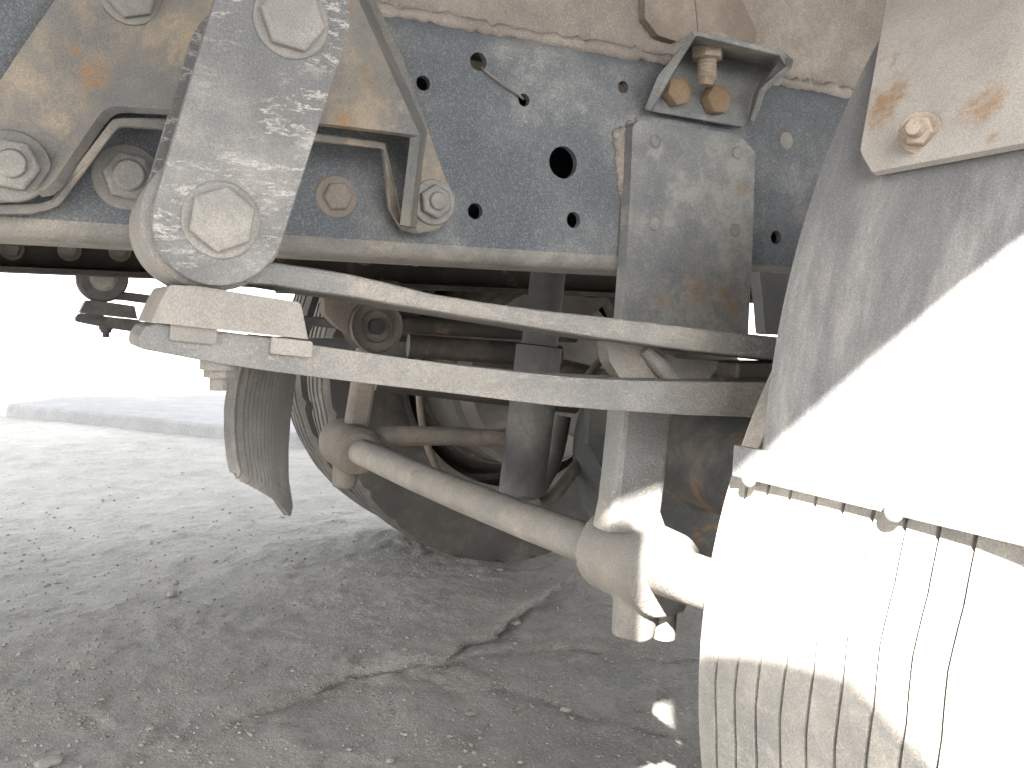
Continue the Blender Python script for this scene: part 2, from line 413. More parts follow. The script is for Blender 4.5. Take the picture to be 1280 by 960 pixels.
# bolt prototypes: axis along -Y, seated at y=0
def hex_bm(af, h, washer=0, wt=.0, stud=0, sl_=0, cham=.12, rot=0):
    bm = bmesh.new()
    if washer:
        c = bmesh.ops.create_cone(bm, cap_ends=True, segments=28, radius1=washer, radius2=washer * .96, depth=wt)
        bmesh.ops.translate(bm, vec=(0, 0, wt / 2), verts=c['verts'])
    r = af / math.sqrt(3); pr = [(r, wt), (r, wt + h * .82), (r * (1 - cham), wt + h)]
    rings = [[bm.verts.new((q * math.cos(math.pi / 3 * k + rot), q * math.sin(math.pi / 3 * k + rot), z)) for k in range(6)] for q, z in pr]
    for a, b in zip(rings, rings[1:]):
        for k in range(6): bm.faces.new((a[k], a[(k + 1) % 6], b[(k + 1) % 6], b[k]))
    bm.faces.new(rings[-1])
    if stud:
        c = bmesh.ops.create_cone(bm, cap_ends=True, segments=18, radius1=stud, radius2=stud * .85, depth=sl_)
        bmesh.ops.translate(bm, vec=(0, 0, wt + h + sl_ / 2), verts=c['verts'])
    bmesh.ops.rotate(bm, cent=(0, 0, 0), matrix=Matrix.Rotation(rad(90), 3, 'X'), verts=bm.verts[:])
    bmesh.ops.recalc_face_normals(bm, faces=bm.faces[:])
    bevel(bm, af * .02, 25, 1)
    return bm
def mesh_of(bm, mat, name):
    me = bpy.data.meshes.new(name); bm.to_mesh(me); bm.free(); me.materials.append(mat); return me
B_BIG = mesh_of(hex_bm(.0275, .0055, .0185, .0018, rot=.5), M['bolt'], 'bolt')
B_MID = mesh_of(hex_bm(.0185, .006, .0145, .0022, .006, .0025, rot=.2), M['bolt'], 'bolt')
B_CAKE = mesh_of(hex_bm(.021, .007, .0165, .003, .008, .003, rot=.9), M['bolt'], 'bolt')
B_RUST = mesh_of(hex_bm(.021, .009, .0, .0, rot=.5), M['rusty_bolt'], 'bolt')
B_RAIL = mesh_of(hex_bm(.0165, .006, .014, .002, rot=.1), M['rail_bolt'], 'bolt')
bm = bmesh.new(); bmesh.ops.create_uvsphere(bm, u_segments=14, v_segments=8, radius=.0062); bmesh.ops.scale(bm, vec=(1, .4, 1), verts=bm.verts[:])
B_HEAD = mesh_of(hex_bm(.0205, .011, .0, .0, rot=.5, cham=.45), M['rust_head'], 'bolt'); B_HEAD.shade_smooth()
B_RIVET = mesh_of(bm, M['bolt'], 'rivet'); B_RIVET.shade_smooth()
def bolt(me, u, v, y, parent, name='bolt', s=1, spin=0):
    o = bpy.data.objects.new(name, me); COL.objects.link(o); attach(o, parent)
    o.location = at(u, v, y); o.scale = (s, s, s); o.rotation_euler = (0, spin, 0); return o

# --- near chassis rail: web with holes + flanges
YR = .63
zb = at(640, 332, YR).z; zt = at(620, 36, YR).z
def rail_bm(y, sgn, zb, zt, x0, x1, holes):
    rr = .012
    bm = slab_bm([(x0, zb + rr), (x1, zb + rr), (x1, zt - rr), (x0, zt - rr)], holes, y, .006 * 1, 0, px=False)
    prof = []
    for k in range(7):
        a = math.pi / 2 * k / 6; prof.append((y + sgn * (rr - rr * math.cos(a)), zb + rr - rr * math.sin(a)))
    prof.append((y + sgn * .065, zb))
    for top in (0, 1):
        pr = [(p, q if not top else zb + zt - q) for p, q in prof]
        a = [bm.verts.new((x0, p, q)) for p, q in pr]; b = [bm.verts.new((x1, p, q)) for p, q in pr]
        up = .006 if not top else -.006
        a2 = [bm.verts.new((x0, p + (sgn * .006 if i < 4 else 0), q + (up if i > 2 else 0))) for i, (p, q) in enumerate(pr)]
        b2 = [bm.verts.new((x1, v.co.y, v.co.z)) for v in a2]
        for i in range(len(a) - 1):
            bm.faces.new((a[i], a[i + 1], b[i + 1], b[i])); bm.faces.new((a2[i], b2[i], b2[i + 1], a2[i + 1]))
        bm.faces.new((a[-1], a2[-1], b2[-1], b[-1]))
    return bm
def hole(u, v, r, y):
    c = at(u, v, y); e = at(u + r, v, y); q = (e - c).length * 1.08
    return [(c.x + q * math.cos(2 * math.pi * k / 20), c.z + q * math.sin(2 * math.pi * k / 20)) for k in range(20)]
holes = [hole(*h, YR) for h in ((529, 104, 8), (598, 77, 9.5), (655, 125, 6.5), (704, 203, 16), (594, 264, 8.5), (717, 275, 8), (779, 109, 6), (970, 297, 6))]
rail = build("frame_rail", rail_bm(YR, 1, zb, zt, -2.2, 3.2, holes), M['rail'], T, 30)
rail.data.materials.append(M['lip'])
for f in rail.data.polygons:
    if f.center.z < zb + .013: f.material_index = 1
tag(rail, "blue grey chassis rail nearest the viewer, with round holes")
bolt(B_CAKE, 159, 222, YR, rail, s=1.25); bolt(B_RAIL, 420, 246, YR, rail, s=1.05)
bolt(B_RIVET, 982, 176, YR, rail, 'rivet', 1.3)
# fallen wire tied between two holes of the web
w = smooth_path([at(602, 84, YR + .004), at(606, 88, YR - .002), at(622, 100, YR - .0045), at(640, 113, YR - .003), at(651, 121, YR - .002), at(654, 124, YR + .004)])
wire = tube("wire", w, .0009, M['cast'], None, 8)
tag(wire, "short pale wire threaded through two holes of the chassis rail", "wire")

# --- far chassis rail
YF = 1.30
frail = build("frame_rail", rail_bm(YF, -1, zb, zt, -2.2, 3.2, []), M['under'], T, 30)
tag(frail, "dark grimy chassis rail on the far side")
for u in (15, 87, 150, 195, 455, 520, 600):
    p = (54 + (u - 54), 311 + u * .02); bolt(B_RAIL, p[0], p[1], YF - .001, frail, 'bolt', 1.0)
# cross members between the rails
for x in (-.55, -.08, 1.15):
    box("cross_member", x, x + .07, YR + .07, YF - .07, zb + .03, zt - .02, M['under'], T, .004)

box("hole_blackout", -.9, 1.6, YR + .075, YR + .083, zb + .012, zt - .012, M['black'], rail, .002)  # black sheet added behind the web to keep its holes dark
# caked dirt along the joint of rail and sill
bm = bmesh.new(); rng = random.Random(21); P_ = []
for k in range(260):
    x = -.3 + k * .006; P_.append((Vector((x, YR + .006, zt + .001 + rng.uniform(-.0015, .001))), rng.uniform(.003, .0072)))
tube_bm(bm, [p for p, q in P_], [q for p, q in P_], 8)
build("dirt_ridge", bm, M['sill'], rail, 60)

# --- body above the rail: sill, floor, sides
tag(box("body_sill", -2.2, 3.2, YR + .012, YR + .09, zt + .003, 1.2, M['sill'], T, .006), "dusty brown body sill lying along the top of the near rail")
box("body_sill", -2.2, 3.2, YF - .09, YF - .012, zt + .003, 1.2, M['sill'], T, .006)
box("body_floor", -2.3, 3.4, -.15, 2.2, 1.2, 1.24, M['under'], T, .003)
SE = .376 + CAMH                                # lower edge of the side skirt
for y in (-.15, 2.2):
    plate("side_panel", [(-2.3, SE - .1), (-.137, SE - .1), (-.134, .962), (-.172, .966), (-.17, .984), (-.12, .996), (-.085, 1.0), (-.08, SE), (3.4, SE), (3.4, 2.45), (-2.3, 2.45)], y - .02, .02, M['body'], T, px=False)  # unseen skirt, its edge stepped and notched to shape sunlight on the link
box("rear_panel", -2.32, -2.3, -.15, 2.2, SE, 2.45, M['body'], T); box("front_panel", 3.4, 3.42, -.15, 2.2, SE, 2.45, M['body'], T)
box("roof", -2.32, 3.42, -.17, 2.2, 2.45, 2.49, M['body'], T)
plate("body_gusset", fil([(806, -60), (862, -60), (872, 38), (846, 52, 6), (822, 44, 12), (806, 22, 8)]), YR + .003, .008, M['sill_rust'], T, w=.002)
plate("body_gusset", fil([(863, -60), (900, -60), (946, 40, 5), (944, 54), (873, 39)]), YR + .004, .007, M['sill_rust'], T, w=.002)

# --- spring hanger bracket
hb = .614; hm = .575
def ym(u, v):
    d = ((u - 228) * 237 + (v + 30) * 166) / math.hypot(237, 166)
    return hb - .0005 * max(d, 0)
hang = sheet("spring_hanger", [
    # left flange on the rail, ridge, raised middle
    ((-60, 190, hb), (90, -30, hb), (228, -30, hb), (62, 207, hb), (48, 243, hb), (20, 252, hb), (-60, 258, hb)),
    tuple((u, v, ym(u, v)) for u, v in ((228, -30), (318, -30), (236, 141), (152, 137), (142, 138), (134, 143), (126, 152), (100, 190), (74, 229), (62, 240), (48, 243), (62, 207))),
    ((318, -30, ym(318, -30)), (428, -30, hm), (470, 62, hm), (519, 171, hm), (500, 168, hm), (410, 157, hm), (236, 141, ym(236, 141))),
    ((428, -30, hm), (440, -30, hb), (480, 58, hb), (530, 166, hb), (519, 171, hm), (470, 62, hm)),
    ((440, -30, hb), (452, -30, hb), (500, 70, hb), (556, 228, hb), (530, 166, hb), (480, 58, hb)),
    ((530, 166, hb), (556, 228, hb), (567, 246, hb), (564, 268, hb), (545, 288, hb), (522, 292, hb), (516, 285, hb), (524, 200, hb)),
    ((519, 171, hm), (530, 166, hb), (524, 200, hb), (516, 285, hb), (506, 282, hm + .012)),
], .007, M['hanger'], T)
tag(hang, "rust stained pressed steel hanger carrying the grey shackle")
bolt(B_MID, 15, 208, hb - .004, hang, s=1.42, spin=.3); bolt(B_BIG, 163, -6, hb - .004, hang, s=.95, spin=.2); bolt(B_MID, 541, 253, hb - .004, hang, s=1.1, spin=.6)
# inner stiffener, its edge showing under the arch
hi_ = .6
sheet("hanger_stiffener", [
    tuple((u, v, hm + .02) for u, v in ((154, 148), (236, 152), (236, 165), (160, 159), (150, 160), (143, 166), (134, 158), (141, 150))),
    ((134, 158, hm + .02), (143, 166, hm + .02), (76, 256, hb + .004), (62, 262, hb + .006), (50, 254, hb + .006), (66, 248, hb + .004)),
    ((50, 254, hb + .006), (62, 262, hb + .006), (40, 268, hb + .006), (-60, 268, hb + .006), (-60, 258, hb + .006)),
    ((236, 152, hm + .02), (405, 168, hm + .02), (480, 178, hm + .02), (478, 186, hm + .02), (405, 178, hm + .02), (236, 166, hm + .02)),
    ((480, 178, hm + .02), (500, 262, hm + .035), (520, 292, hb + .006), (500, 286, hb + .006), (486, 262, hm + .035), (478, 186, hm + .02)),
], .006, M['hanger'], T)

# --- spring assembly (built on the near side, copied to the far side)
YS = .46; YL = .472; LW = .058
def cap_outline(c0, r0, c1, r1, n=20):
    a = Vector(c0); b = Vector(c1); d = b - a; th = math.atan2(d.y, d.x)
    return [(a.x + r0 * math.cos(th + math.pi / 2 + math.pi * k / n), a.y + r0 * math.sin(th + math.pi / 2 + math.pi * k / n)) for k in range(n + 1)] + \
           [(b.x + r1 * math.cos(th - math.pi / 2 + math.pi * k / n), b.y + r1 * math.sin(th - math.pi / 2 + math.pi * k / n)) for k in range(n + 1)]
shk = plate("shackle", cap_outline((274, 274), 83, (352, 20), 86), YS, .011, M['shackle'], T, w=.002)
tag(shk, "flat grey shackle plate with two large hex bolts and dried mud smears")
bolt(B_BIG, 276, 275, YS, shk, spin=.12); bolt(B_BIG, 364, 26, YS, shk, spin=.65)
pc = at(274, 274, YS); pt = at(352, 20, YS)
bm = tube_bm(bmesh.new(), [pc + Vector((0, .012, 0)), pc + Vector((0, .014, 0)), pc + Vector((0, .08, 0)), pc + Vector((0, .083, 0))], [.029, .0335, .0335, .031], 40)
eye = build("spring_eye", bm, M['leaf'], T, 40)
shk2 = plate("shackle", [(p.x, p.z) for p in [at(u, v, YS) for u, v in cap_outline((274, 274), 83, (352, 20), 86)]], YS + .084, .011, M['shackle'], T, w=.002, px=False)
pin = tube("shackle_pin", [pt + Vector((0, .011, 0)), pt + Vector((0, .1, 0))], .02, M['cast'], T)
ut = [(262, 330), (345, 328), (400, 336), (440, 343), (480, 352), (540, 367), (600, 377), (680, 388), (780, 399), (880, 411), (970, 421), (1150, 438), (1420, 455)]
ub = [(262, 352), (345, 357), (400, 366), (440, 371), (500, 382), (560, 392), (640, 405), (720, 418), (780, 427), (860, 438), (970, 450), (1150, 470), (1420, 492)]
leaf1 = plate("spring_leaf", ut + ub[::-1], YL, LW, M['leaf'], T, w=.0025); tag(leaf1, "upper tapered spring leaf running back from the shackle")
lt = [(196, 404), (250, 411), (330, 421), (390, 431), (480, 444), (560, 455), (640, 464), (720, 472), (800, 476), (955, 478), (1150, 484), (1420, 495)]
lb = [(176, 436), (260, 452), (330, 463), (400, 472), (480, 482), (560, 491), (640, 501), (700, 508), (780, 514), (860, 519), (955, 522), (1150, 528), (1420, 540)]
leaf2 = plate("spring_leaf", [(173, 430), (174, 420), (182, 408)] + lt + lb[::-1], YL, LW, M['leaf'], T, w=.0025); tag(leaf2, "lower spring leaf with a clip round its free end")
pad = plate("spring_pad", fil([(189, 403), (200, 378), (212, 356, 6), (250, 358), (300, 366), (376, 378, 8), (385, 424), (330, 418)]), YL - .006, LW + .012, M['pad'], T, w=.003)
tag(pad, "smooth grey wedge pad sitting on the lower leaf")
clipo = []
for poly in ([(214, 401, 2), (272, 407, 2), (270, 431, 3), (212, 425, 3)], [(340, 421, 2), (391, 427, 3), (390, 447, 3), (338, 442, 2)]):
    clipo.append(plate("spring_clip", fil(poly, 3), YL - .003, LW + .006, M['pad'], T, w=.001))
c = at(279, 456, YL); 
bm = bmesh.new(); tube_bm(bm, [(c.x, YL + .012, c.z + .003), (c.x, YL + .012, c.z - .003)], .0092, 20)
tube_bm(bm, [(c.x, YL + .012, c.z - .003), (c.x, YL + .012, c.z - .007)], .0075, 6); tube_bm(bm, [(c.x, YL + .012, c.z - .007), (c.x, YL + .012, c.z - .0135)], .0045, 14)
stud = build("clip_bolt", bm, M['cast'], T, 40)
DY = .95
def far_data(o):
    me = o.data.copy(); me.materials.clear(); me.materials.append(M['shock']); return me  # far copies take a darker colour in place of weaker light
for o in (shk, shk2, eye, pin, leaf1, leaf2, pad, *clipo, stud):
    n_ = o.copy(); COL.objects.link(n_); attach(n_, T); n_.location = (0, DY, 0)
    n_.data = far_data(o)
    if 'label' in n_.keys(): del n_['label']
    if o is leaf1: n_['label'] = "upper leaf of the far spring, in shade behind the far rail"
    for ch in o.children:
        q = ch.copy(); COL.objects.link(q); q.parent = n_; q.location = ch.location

# --- ribbed rubber flap hanging below the lower leaf
def flap():
    bm = bmesh.new(); rows = []; NR, NC = 22, 115
    L = [(291, 452), (285, 480), (281, 510), (281, 540), (284, 570), (289, 592)]; Rr = [(357, 460), (353, 490), (349, 520), (346, 560), (346, 600), (353, 644)]
    yl, yr = .545, .60
    def poly(P, t):
        x = t * (len(P) - 1); i = min(int(x), len(P) - 2); f = x - i; return P[i][0] + (P[i + 1][0] - P[i][0]) * f, P[i][1] + (P[i + 1][1] - P[i][1]) * f
    for i in range(NR + 1):
        t = i / NR; a = at(*poly(L, t), yl); b = at(*poly(Rr, t), yr); row = []
        nrm = Vector((-(b - a).y, (b - a).x, 0)).normalized(); nrm = nrm if nrm.y < 0 else -nrm
        for j in range(NC + 1):
            s = j / NC; bow = .006 * math.sin(math.pi * s); rib = .0032 * (1 if (j % 6) in (1, 2, 3) else -.8)
            if i in (0,) or t > .975 or j < 2 or j > NC - 2: rib = .0011
            row.append(bm.verts.new(a.lerp(b, s) + nrm * (bow + rib)))
        rows.append(row)
    for r1, r2 in zip(rows, rows[1:]):
        for j in range(NC): bm.faces.new((r1[j], r1[j + 1], r2[j + 1], r2[j]))
    o = build("rubber_flap", bm, M['rubber'], T)
    m = o.modifiers.new("thickness", 'SOLIDIFY'); m.thickness = .005; m.offset = -1
    tag(o, "narrow ribbed rubber flap hanging below the lower spring leaf")
flap()

# --- pressed bracket with hanging bolt above the support plate
bu = sheet("body_bracket", [
    ((812, 139, .622), (926, 160, .622), (937, 150, .618), (944, 118, .618), (962, 84, .618), (858, 62, .622), (834, 98, .622)),
    ((858, 62, .622), (962, 84, .618), (977, 66, .57), (868, 40, .57)),
    ((858, 62, .622), (868, 40, .57), (852, 64, .585), (834, 98, .622)),
    ((834, 98, .622), (852, 64, .585), (826, 94, .6), (808, 138, .614), (812, 139, .622)),
    ((962, 84, .618), (977, 66, .57), (986, 74, .573), (984, 84, .578), (966, 100, .586), (953, 114, .594), (944, 118, .618)),
    ((944, 118, .618), (953, 114, .594), (947, 132, .604), (940, 152, .612), (937, 150, .618)),
], .005, M['plate'], T, .002)
tag(bu, "bent steel body bracket with flared sides holding a hanging bolt")
bolt(B_HEAD, 842, 116, .618, bu, s=1.0, spin=.2); bolt(B_HEAD, 891, 126, .618, bu, s=1.05, spin=.5)
bc = at(884, 70, .598)
bm = bmesh.new(); tube_bm(bm, [bc + Vector((0, 0, .014)), bc + Vector((0, 0, .012))], .0145, 20)
tube_bm(bm, [bc + Vector((0, 0, .012)), bc + Vector((0, 0, -.002)), bc + Vector((0, 0, -.003))], [.0125, .0125, .0105], 6)
for k in range(6): z = -.003 - k * .0026; tube_bm(bm, [bc + Vector((0, 0, z)), bc + Vector((0, 0, z - .0013)), bc + Vector((0, 0, z - .0026))], [.0068, .0078, .0068], 14)
tube_bm(bm, [bc + Vector((0, 0, -.0185)), bc + Vector((0, 0, -.0225))], [.0062, .005], 14)
tag(build("bolt", bm, M['rusty_bolt'], bu, 40), "dust caked bolt hanging thread down")

# --- support plate on the rail
sup = plate("support_plate", fil([(791, 156, 10), (800, 150, 8), (924, 168, 22), (944, 190, 10), (941, 300), (935, 424), (777, 410), (783, 330), (788, 240)]), .615, .0125, M['plate'], T, w=.004)
tag(sup, "flat blue grey support plate bolted over the rail, with rust spots")
for u, v in ((819, 177), (922, 191), (818, 280), (919, 288)): bolt(B_RIVET, u, v, .615, sup, 'rivet', .9)
bm = bmesh.new(); rng = random.Random(3)
for k in range(46):
    t = k / 45
    u, v = (771 + 8 * t + rng.uniform(-3, 3), 168 + 90 * t) if k < 40 else (772 + (k - 40) * 5, 166 - (k - 40) * 2.4)
    c = at(u + 3, v, YR - .001); m_ = Matrix.Translation(c) @ Matrix.Rotation(rng.uniform(0, 3), 4, 'Y') @ Matrix.Diagonal((rng.uniform(.004, .0068), .004, rng.uniform(.003, .005), 1))
    bmesh.ops.create_icosphere(bm, subdivisions=2, radius=1, matrix=m_)
tag(build("weld_bead", bm, M['sill'], sup, 60), "lumpy dusty weld bead along the plate edge")

plate("mudguard_bracket", fil([(949, 340), (1010, 344), (1004, 420), (957, 418, 4), (954, 380)]), .585, .012, M['fender'], T)
box("spring_spacer", at(900, 460, .5).x, at(900, 460, .5).x + .16, .482, .524, at(955, 476, .48).z + .001, at(955, 452, .48).z - .001, M['under'], T, .002)

# --- gusset between the leaves, drop link and clamp of the stabiliser
gus = plate("link_gusset", fil([(758, 425), (762, 452, 10), (775, 472, 10), (800, 492), (872, 492), (904, 452, 4), (846, 448), (810, 430)]), .503, .012, M['cast'], T)
tube("gusset_rib", [at(806, 436, .5), at(826, 458, .499), at(852, 486, .5)], [.004, .006, .004], M['cast'], T)
YK = .53
link_ = plate("drop_link", fil([(784, 470), (846, 474), (842, 530), (836, 580), (828, 640), (838, 668), (760, 668), (768, 632), (773, 590), (779, 530)]), YK, .024, M['leaf'], T, w=.004)
tag(link_, "short upright drop link of the stabiliser bar, sunlit at its lower end")
cc = at(812, 708, YK)
def clampy(c, s=1):
    bm = bmesh.new()
    tube_bm(bm, [c + Vector((0, -.022, -.001)) * s, c + Vector((0, .05, .002)) * s], [.03 * s, .0315 * s], 32)
    tube_bm(bm, [c + Vector((0, -.027, -.002)) * s, c + Vector((0, -.018, 0)) * s], [.0235 * s, .0275 * s], 32)
    bm2 = [(-.016, -.012), (.002, -.018)]
    tube_bm(bm, [c + Vector((-.006, .004, -.02)) * s, c + Vector((-.010, .004, -.05)) * s], [.0175 * s, .0145 * s], 20)
    return bm
cl = cast("bar_clamp", clampy(cc), M['cast'], T, .002, 3); tag(cl, "rounded forged clamp at the near end of the stabiliser bar")
bt = at(832, 752, YK - .004)
bm = bmesh.new(); tube_bm(bm, [bt + Vector((0, 0, .018)), bt + Vector((0, 0, -.004))], .0155, 6); tube_bm(bm, [bt + Vector((0, 0, -.006)), bt + Vector((0, 0, -.026))], [.0085, .0075], 16)
build("clamp_bolt", bm, M['cast'], T, 40)
# stabiliser bar: near arm, across the truck, far arm
YFK = 1.06
fc = at(441, 560, YFK)
path = [at(1010, 752, .40), at(905, 736, .45), at(860, 722, .475), at(828, 713, YK - .02), cc + Vector((-.002, .04, .002))]
na = smooth_path(path, 5)
tag(tube("stabiliser_bar", na[:-1] + [cc + (fc - cc) * t + Vector((0, 0, -.004 * math.sin(math.pi * t))) for t in (.08, .3, .5, .7, 1.0)], [.0165] * (len(na) - 1) + [.0155] * 5, M['cast'], T, 24), "tan dusted stabiliser tube slanting under the truck")
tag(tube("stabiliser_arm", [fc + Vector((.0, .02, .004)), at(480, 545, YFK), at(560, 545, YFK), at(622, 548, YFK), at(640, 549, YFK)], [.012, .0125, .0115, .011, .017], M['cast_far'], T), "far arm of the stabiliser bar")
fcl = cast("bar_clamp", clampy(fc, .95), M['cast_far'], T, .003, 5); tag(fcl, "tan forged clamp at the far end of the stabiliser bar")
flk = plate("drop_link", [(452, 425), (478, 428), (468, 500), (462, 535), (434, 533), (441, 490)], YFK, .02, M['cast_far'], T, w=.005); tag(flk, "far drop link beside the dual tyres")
bm = bmesh.new(); p = at(468, 408, YFK); tube_bm(bm, [p + Vector((0, -.012, 0)), p + Vector((0, .03, 0))], .031, 32, cap=False)
tube_bm(bm, [p + Vector((0, -.010, 0)), p + Vector((0, .03, 0))], .019, 24, cap=False)
tube_bm(bm, [p + Vector((0, -.002, 0)), p + Vector((0, .03, 0))], .031, 32)
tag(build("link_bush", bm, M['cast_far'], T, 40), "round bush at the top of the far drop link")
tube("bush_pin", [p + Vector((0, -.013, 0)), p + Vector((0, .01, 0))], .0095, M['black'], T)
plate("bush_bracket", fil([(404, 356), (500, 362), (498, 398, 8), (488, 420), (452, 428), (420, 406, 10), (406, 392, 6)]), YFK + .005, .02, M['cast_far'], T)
box("bush_stay", p.x - .06, p.x + .03, YFK, YF + .02, p.z + .04, p.z + .055, M['under'], T)

# --- axle, differential, brakes, shock absorbers
XN, XF, ZA = .69, .835, .40
bm = bmesh.new()
tube_bm(bm, [(.66, .42, .345), (.72, .85, .37), (.755, 1.0, .375), (.79, 1.25, .395), (.835, 1.75, .43)], [.052, .062, .075, .062, .052], 28)
bmesh.ops.create_uvsphere(bm, u_segments=32, v_segments=20, radius=.145, matrix=Matrix.Translation((.76, 1.02, .36)) @ Matrix.Diagonal((1, .8, 1.08, 1)))
tag(cast("axle_housing", bm, M['axle'], T, .006, 4), "rust patched axle housing with its bulging differential")
def disc(name, x, y0, y1, z, prof, mat, lab=None):
    bm = bmesh.new(); o = build(name, tube_bm(bm, [(x, y0 + (y1 - y0) * t, z) for t, r in prof], [r for t, r in prof], 48), mat, T, 30)
    if lab: tag(o, lab)
    return o
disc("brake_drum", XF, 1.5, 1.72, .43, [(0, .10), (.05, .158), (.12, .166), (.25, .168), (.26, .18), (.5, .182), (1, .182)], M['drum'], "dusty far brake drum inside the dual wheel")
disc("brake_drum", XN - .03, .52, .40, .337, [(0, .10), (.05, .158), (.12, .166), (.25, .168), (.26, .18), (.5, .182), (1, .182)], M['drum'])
sh0, sh1 = at(688, 318, 1.0), at(655, 470, 1.0); sh2 = at(652, 616, 1.0)
tag(tube("shock_absorber", [sh0, sh0.lerp(sh2, .38), sh0.lerp(sh2, .385), sh2, sh2 + Vector((0, 0, -.006))], [.021, .022, .028, .028, .02], M['shock'], T, 24), "grey shock absorber standing behind the spring leaves")
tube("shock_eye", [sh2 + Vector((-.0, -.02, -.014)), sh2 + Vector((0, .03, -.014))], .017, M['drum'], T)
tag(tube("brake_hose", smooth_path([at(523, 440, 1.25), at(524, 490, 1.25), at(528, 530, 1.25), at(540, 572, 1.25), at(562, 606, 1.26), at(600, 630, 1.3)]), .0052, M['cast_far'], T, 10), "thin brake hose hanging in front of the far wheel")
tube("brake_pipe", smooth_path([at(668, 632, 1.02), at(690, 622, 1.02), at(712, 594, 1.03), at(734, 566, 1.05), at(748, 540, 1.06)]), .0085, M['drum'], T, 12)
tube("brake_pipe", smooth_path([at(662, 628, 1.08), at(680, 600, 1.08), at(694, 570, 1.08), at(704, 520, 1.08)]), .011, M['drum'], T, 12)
plate("shock_bracket", fil([(738, 500), (776, 500), (774, 616), (752, 584), (735, 556, 4)]), .95, .012, M['axle'], T)
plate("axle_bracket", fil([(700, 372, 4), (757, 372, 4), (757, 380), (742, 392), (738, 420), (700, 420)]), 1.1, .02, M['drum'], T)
for a, b, r in (((500, 405), (720, 418), .012), ((510, 432), (700, 446), .016), ((470, 470), (720, 500), .02)):
    tube("cross_tube", [at(*a, 1.2), at(*b, 1.16)], r, M['under'], T)
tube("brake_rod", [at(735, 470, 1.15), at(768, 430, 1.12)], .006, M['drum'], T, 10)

# --- wheels
def tyre_bm(Rr, W, grooves, gw, gd, zig, N=144, per=6, sipes=True):
    bm = bmesh.new(); h = W / 2
    left = [(-h * .74, Rr * .60), (-h * .86, Rr * .64), (-h * .97, Rr * .74), (-h, Rr * .82), (-h * .96, Rr * .895), (-h * .90, Rr * .94), (-h * .865, Rr * .966), (-h * .82, Rr * .985)]
    rings = []
    for i in range(N):
        th = 2 * math.pi * i / N; z = zig * (abs((i % per) / (per / 2) - 1) * 2 - 1)
        sip = sipes and i % 6 == 0
        pr = [(y, r) for y, r in left]
        if sip: pr[6] = (pr[6][0], Rr * .956); pr[7] = (pr[7][0], Rr * .971)
        for g in grooves:
            cr = Rr * (1 - .012 * (g / h) ** 2)
            pr += [(g - gw / 2 + z, cr), (g - gw * .35 + z, cr - gd), (g + gw * .35 + z, cr - gd), (g + gw / 2 + z, cr)]
        pr += [(-y, r) for y, r in reversed(pr[:8])]
        rings.append([bm.verts.new((r * math.cos(th), y, r * math.sin(th))) for y, r in pr])
    for i in range(N):
        a, b = rings[i], rings[(i + 1) % N]
        for k in range(len(a) - 1): bm.faces.new((a[k], a[k + 1], b[k + 1], b[k]))
    return bm
def rim_bm(Rr, W):
    bm = bmesh.new(); h = W / 2; pr = [(-h * .76, Rr * .635), (-h * .76, Rr * .6), (-h * .5, Rr * .56), (h * .1, Rr * .54), (h * .35, Rr * .5), (h * .4, Rr * .2)]
    N = 48; rings = [[bm.verts.new((r * math.cos(2 * math.pi * i / N), y, r * math.sin(2 * math.pi * i / N))) for y, r in pr] for i in range(N)]
    for i in range(N):
        a, b = rings[i], rings[(i + 1) % N]
        for k in range(len(pr) - 1): bm.faces.new((a[k], a[k + 1], b[k + 1], b[k]))
    return bm
TR = .385
near_t = mesh_of(tyre_bm(.336, .205, [-.066, -.05, -.034, -.017, .0, .017, .034, .05, .066], .0024, .005, .0007, 240, 6, False), M['tyre'], 'tyre'); near_t.shade_smooth(); near_t.set_sharp_from_angle(angle=rad(35))
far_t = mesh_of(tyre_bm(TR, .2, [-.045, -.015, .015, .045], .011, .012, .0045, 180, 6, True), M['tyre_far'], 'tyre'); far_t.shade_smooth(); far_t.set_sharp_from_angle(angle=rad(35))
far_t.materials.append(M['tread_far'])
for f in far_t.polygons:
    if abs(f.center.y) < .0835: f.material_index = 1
rim_m = mesh_of(rim_bm(TR, .2), M['under'], 'rim'); rim_m.shade_smooth(); rim_m.set_sharp_from_angle(angle=rad(40))
def wheel(x, y, z, tm, flip, lab):
    w = empty("wheel", (x, y, z)); w.parent = T; w.matrix_parent_inverse = Matrix.Translation(-T.location)
    if lab: tag(w, lab)
    for nm, me_ in (('tyre', tm), ('rim', rim_m)):
        o = bpy.data.objects.new(nm, me_); COL.objects.link(o); o.parent = w
        if flip: o.rotation_euler = (0, 0, math.pi)
    return w
wheel(XN - .047, .306, .347, near_t, 0, "near rear wheel with a narrow ribbed tread, half in sun"); wheel(XN - .046, .07, .347, near_t, 1, None)
wheel(XF, 1.715, .432, far_t, 1, "inner wheel of the far dual pair"); wheel(XF + .003, 1.945, .432, far_t, 0, "outer wheel of the far dual pair")

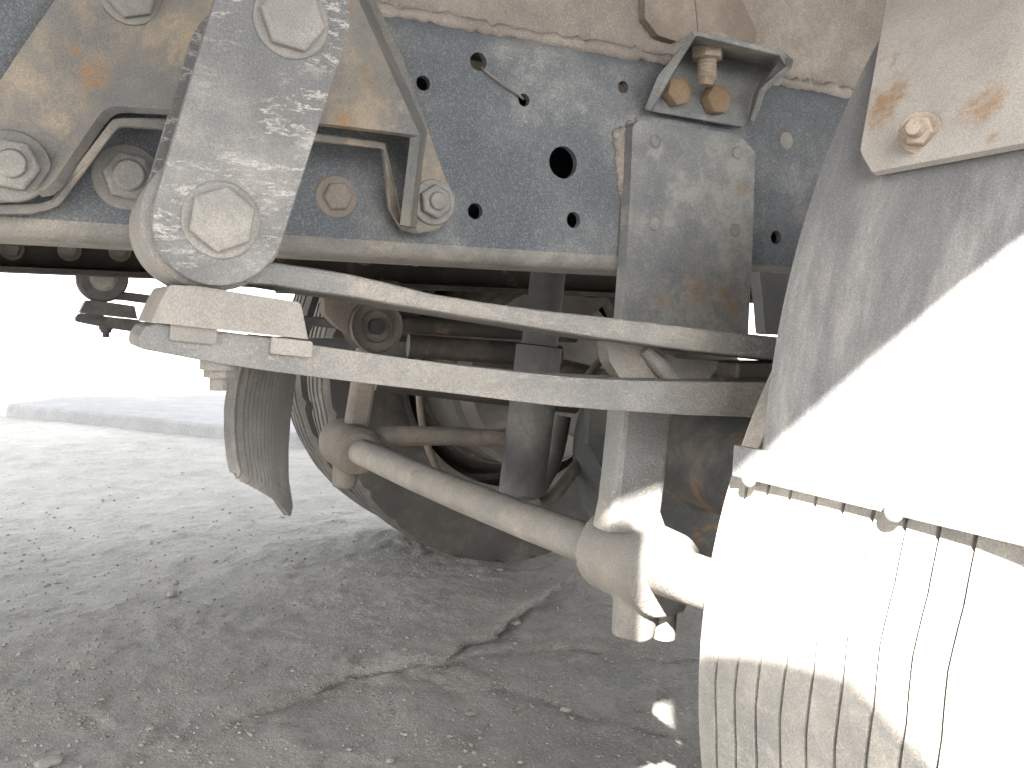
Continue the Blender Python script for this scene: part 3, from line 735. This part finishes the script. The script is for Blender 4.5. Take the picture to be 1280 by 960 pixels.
# --- mudguard round the near wheel
FX, FZ, FR = .749, -.077 + CAMH, .425
def arc_sheet(name, a0, a1, y0, y1, r, t, mat, parent, n=40, m=10, lip=0):
    bm = bmesh.new(); g = []
    for i in range(n + 1):
        a = a0 + (a1 - a0) * i / n
        g.append([bm.verts.new((FX - (r + lip * (1 if j == 0 else 0)) * math.cos(a), y0 + (y1 - y0) * j / m, FZ + r * math.sin(a))) for j in range(m + 1)])
    for i in range(n):
        for j in range(m): bm.faces.new((g[i][j], g[i][j + 1], g[i + 1][j + 1], g[i + 1][j]))
    bmesh.ops.recalc_face_normals(bm, faces=bm.faces[:])
    bmesh.ops.solidify(bm, geom=bm.faces[:], thickness=t)
    return build(name, bm, mat, parent, 40)
fen = arc_sheet("mudguard", rad(.3), rad(88), .362, -.06, FR, .005, M['fender'], T, 60)
tag(fen, "blue grey mudguard curving over the near wheel, sunlit on its lower half")
hem = arc_sheet("mudguard_strip", rad(0), rad(2.1), .377, -.06, FR + .003, .003, M['fender'], fen, 8)
tag(hem, "riveted strip along the bottom edge of the mudguard")
for u, v in ((936, 598), (1117, 640)):
    p = on_cyl(u, v, FX, FZ, FR + .007); o = bpy.data.objects.new('bolt', B_RIVET); COL.objects.link(o); attach(o, fen)
    o.location = p; o.rotation_euler = (0, 0, rad(90)); o.scale = (.75, 1.3, .75)
# rust freckled stiffening plate
def pl_plate():
    bm = bmesh.new(); g = []; NR, NC = 24, 14
    for i in range(NR + 1):
        t = i / NR; row = []
        vl = -110 + 325 * t; ul = 1128 - (53) * (vl + 110) / 300 if vl < 190 else 1075 + (vl - 190) * .6
        vr = -140 + 322 * t
        for j in range(NC + 1):
            s = j / NC; row.append(bm.verts.new(on_cyl(ul + (1420 - ul) * s, vl + (vr - 30 - vl) * s * (1.0 if t > .0 else 1), FX, FZ, FR + .007)))
        g.append(row)
    for i in range(NR):
        for j in range(NC): bm.faces.new((g[i][j], g[i][j + 1], g[i + 1][j + 1], g[i + 1][j]))
    bmesh.ops.recalc_face_normals(bm, faces=bm.faces[:]); bmesh.ops.solidify(bm, geom=bm.faces[:], thickness=.004)
    o = build("stiffening_plate", bm, M['rustplate'], fen, 40)
    tag(o, "pale rust freckled plate bolted to the top of the mudguard")
pl_plate()
p = on_cyl(1150, 166, FX, FZ, FR + .009)
o = build('bolt', hex_bm(.012, .006, .0095, .0015, .0038, .006), M['rusty_bolt'], fen)
o.location = p; o.rotation_euler = (0, rad(8), rad(-62)); tag(o, "small rusty nut and bolt end on the pale plate")

post(96, .55, "thin pale post standing far off across the bright yard")

# crate and sack added unseen behind the viewer, only to shade the lower tyre
cr = tag(empty("shadow_crate", (-.34, -.42, 0)), "made-up crate standing on the yard beside the truck", "shadow_crate")
for z in (0, .19, .38, .57): box("plank", -.56, -.125, -.62, -.22, z - .01, z + .18, M['pale'], cr, .004)
bm = bmesh.new(); bmesh.ops.create_grid(bm, x_segments=1, y_segments=1, size=.1); bm.clear()
bmesh.ops.create_icosphere(bm, subdivisions=4, radius=1)
for v in bm.verts:
    p = v.co; p.x = math.copysign(abs(p.x) ** .7, p.x); p.y = math.copysign(abs(p.y) ** .75, p.y)
    k = 1 + .10 * mnoise.noise(p * 2.1); v.co = Vector((-.34 + p.x * .215 * k, -.37 + p.y * .25 * k, .835 + p.z * .085 * k + .05 * p.y - .01 + .012 * math.sin(p.y * 8)))
tag(build("shadow_sack", bm, M['body'], None, 60), "made-up lumpy sack lying on the crate", "shadow_sack")
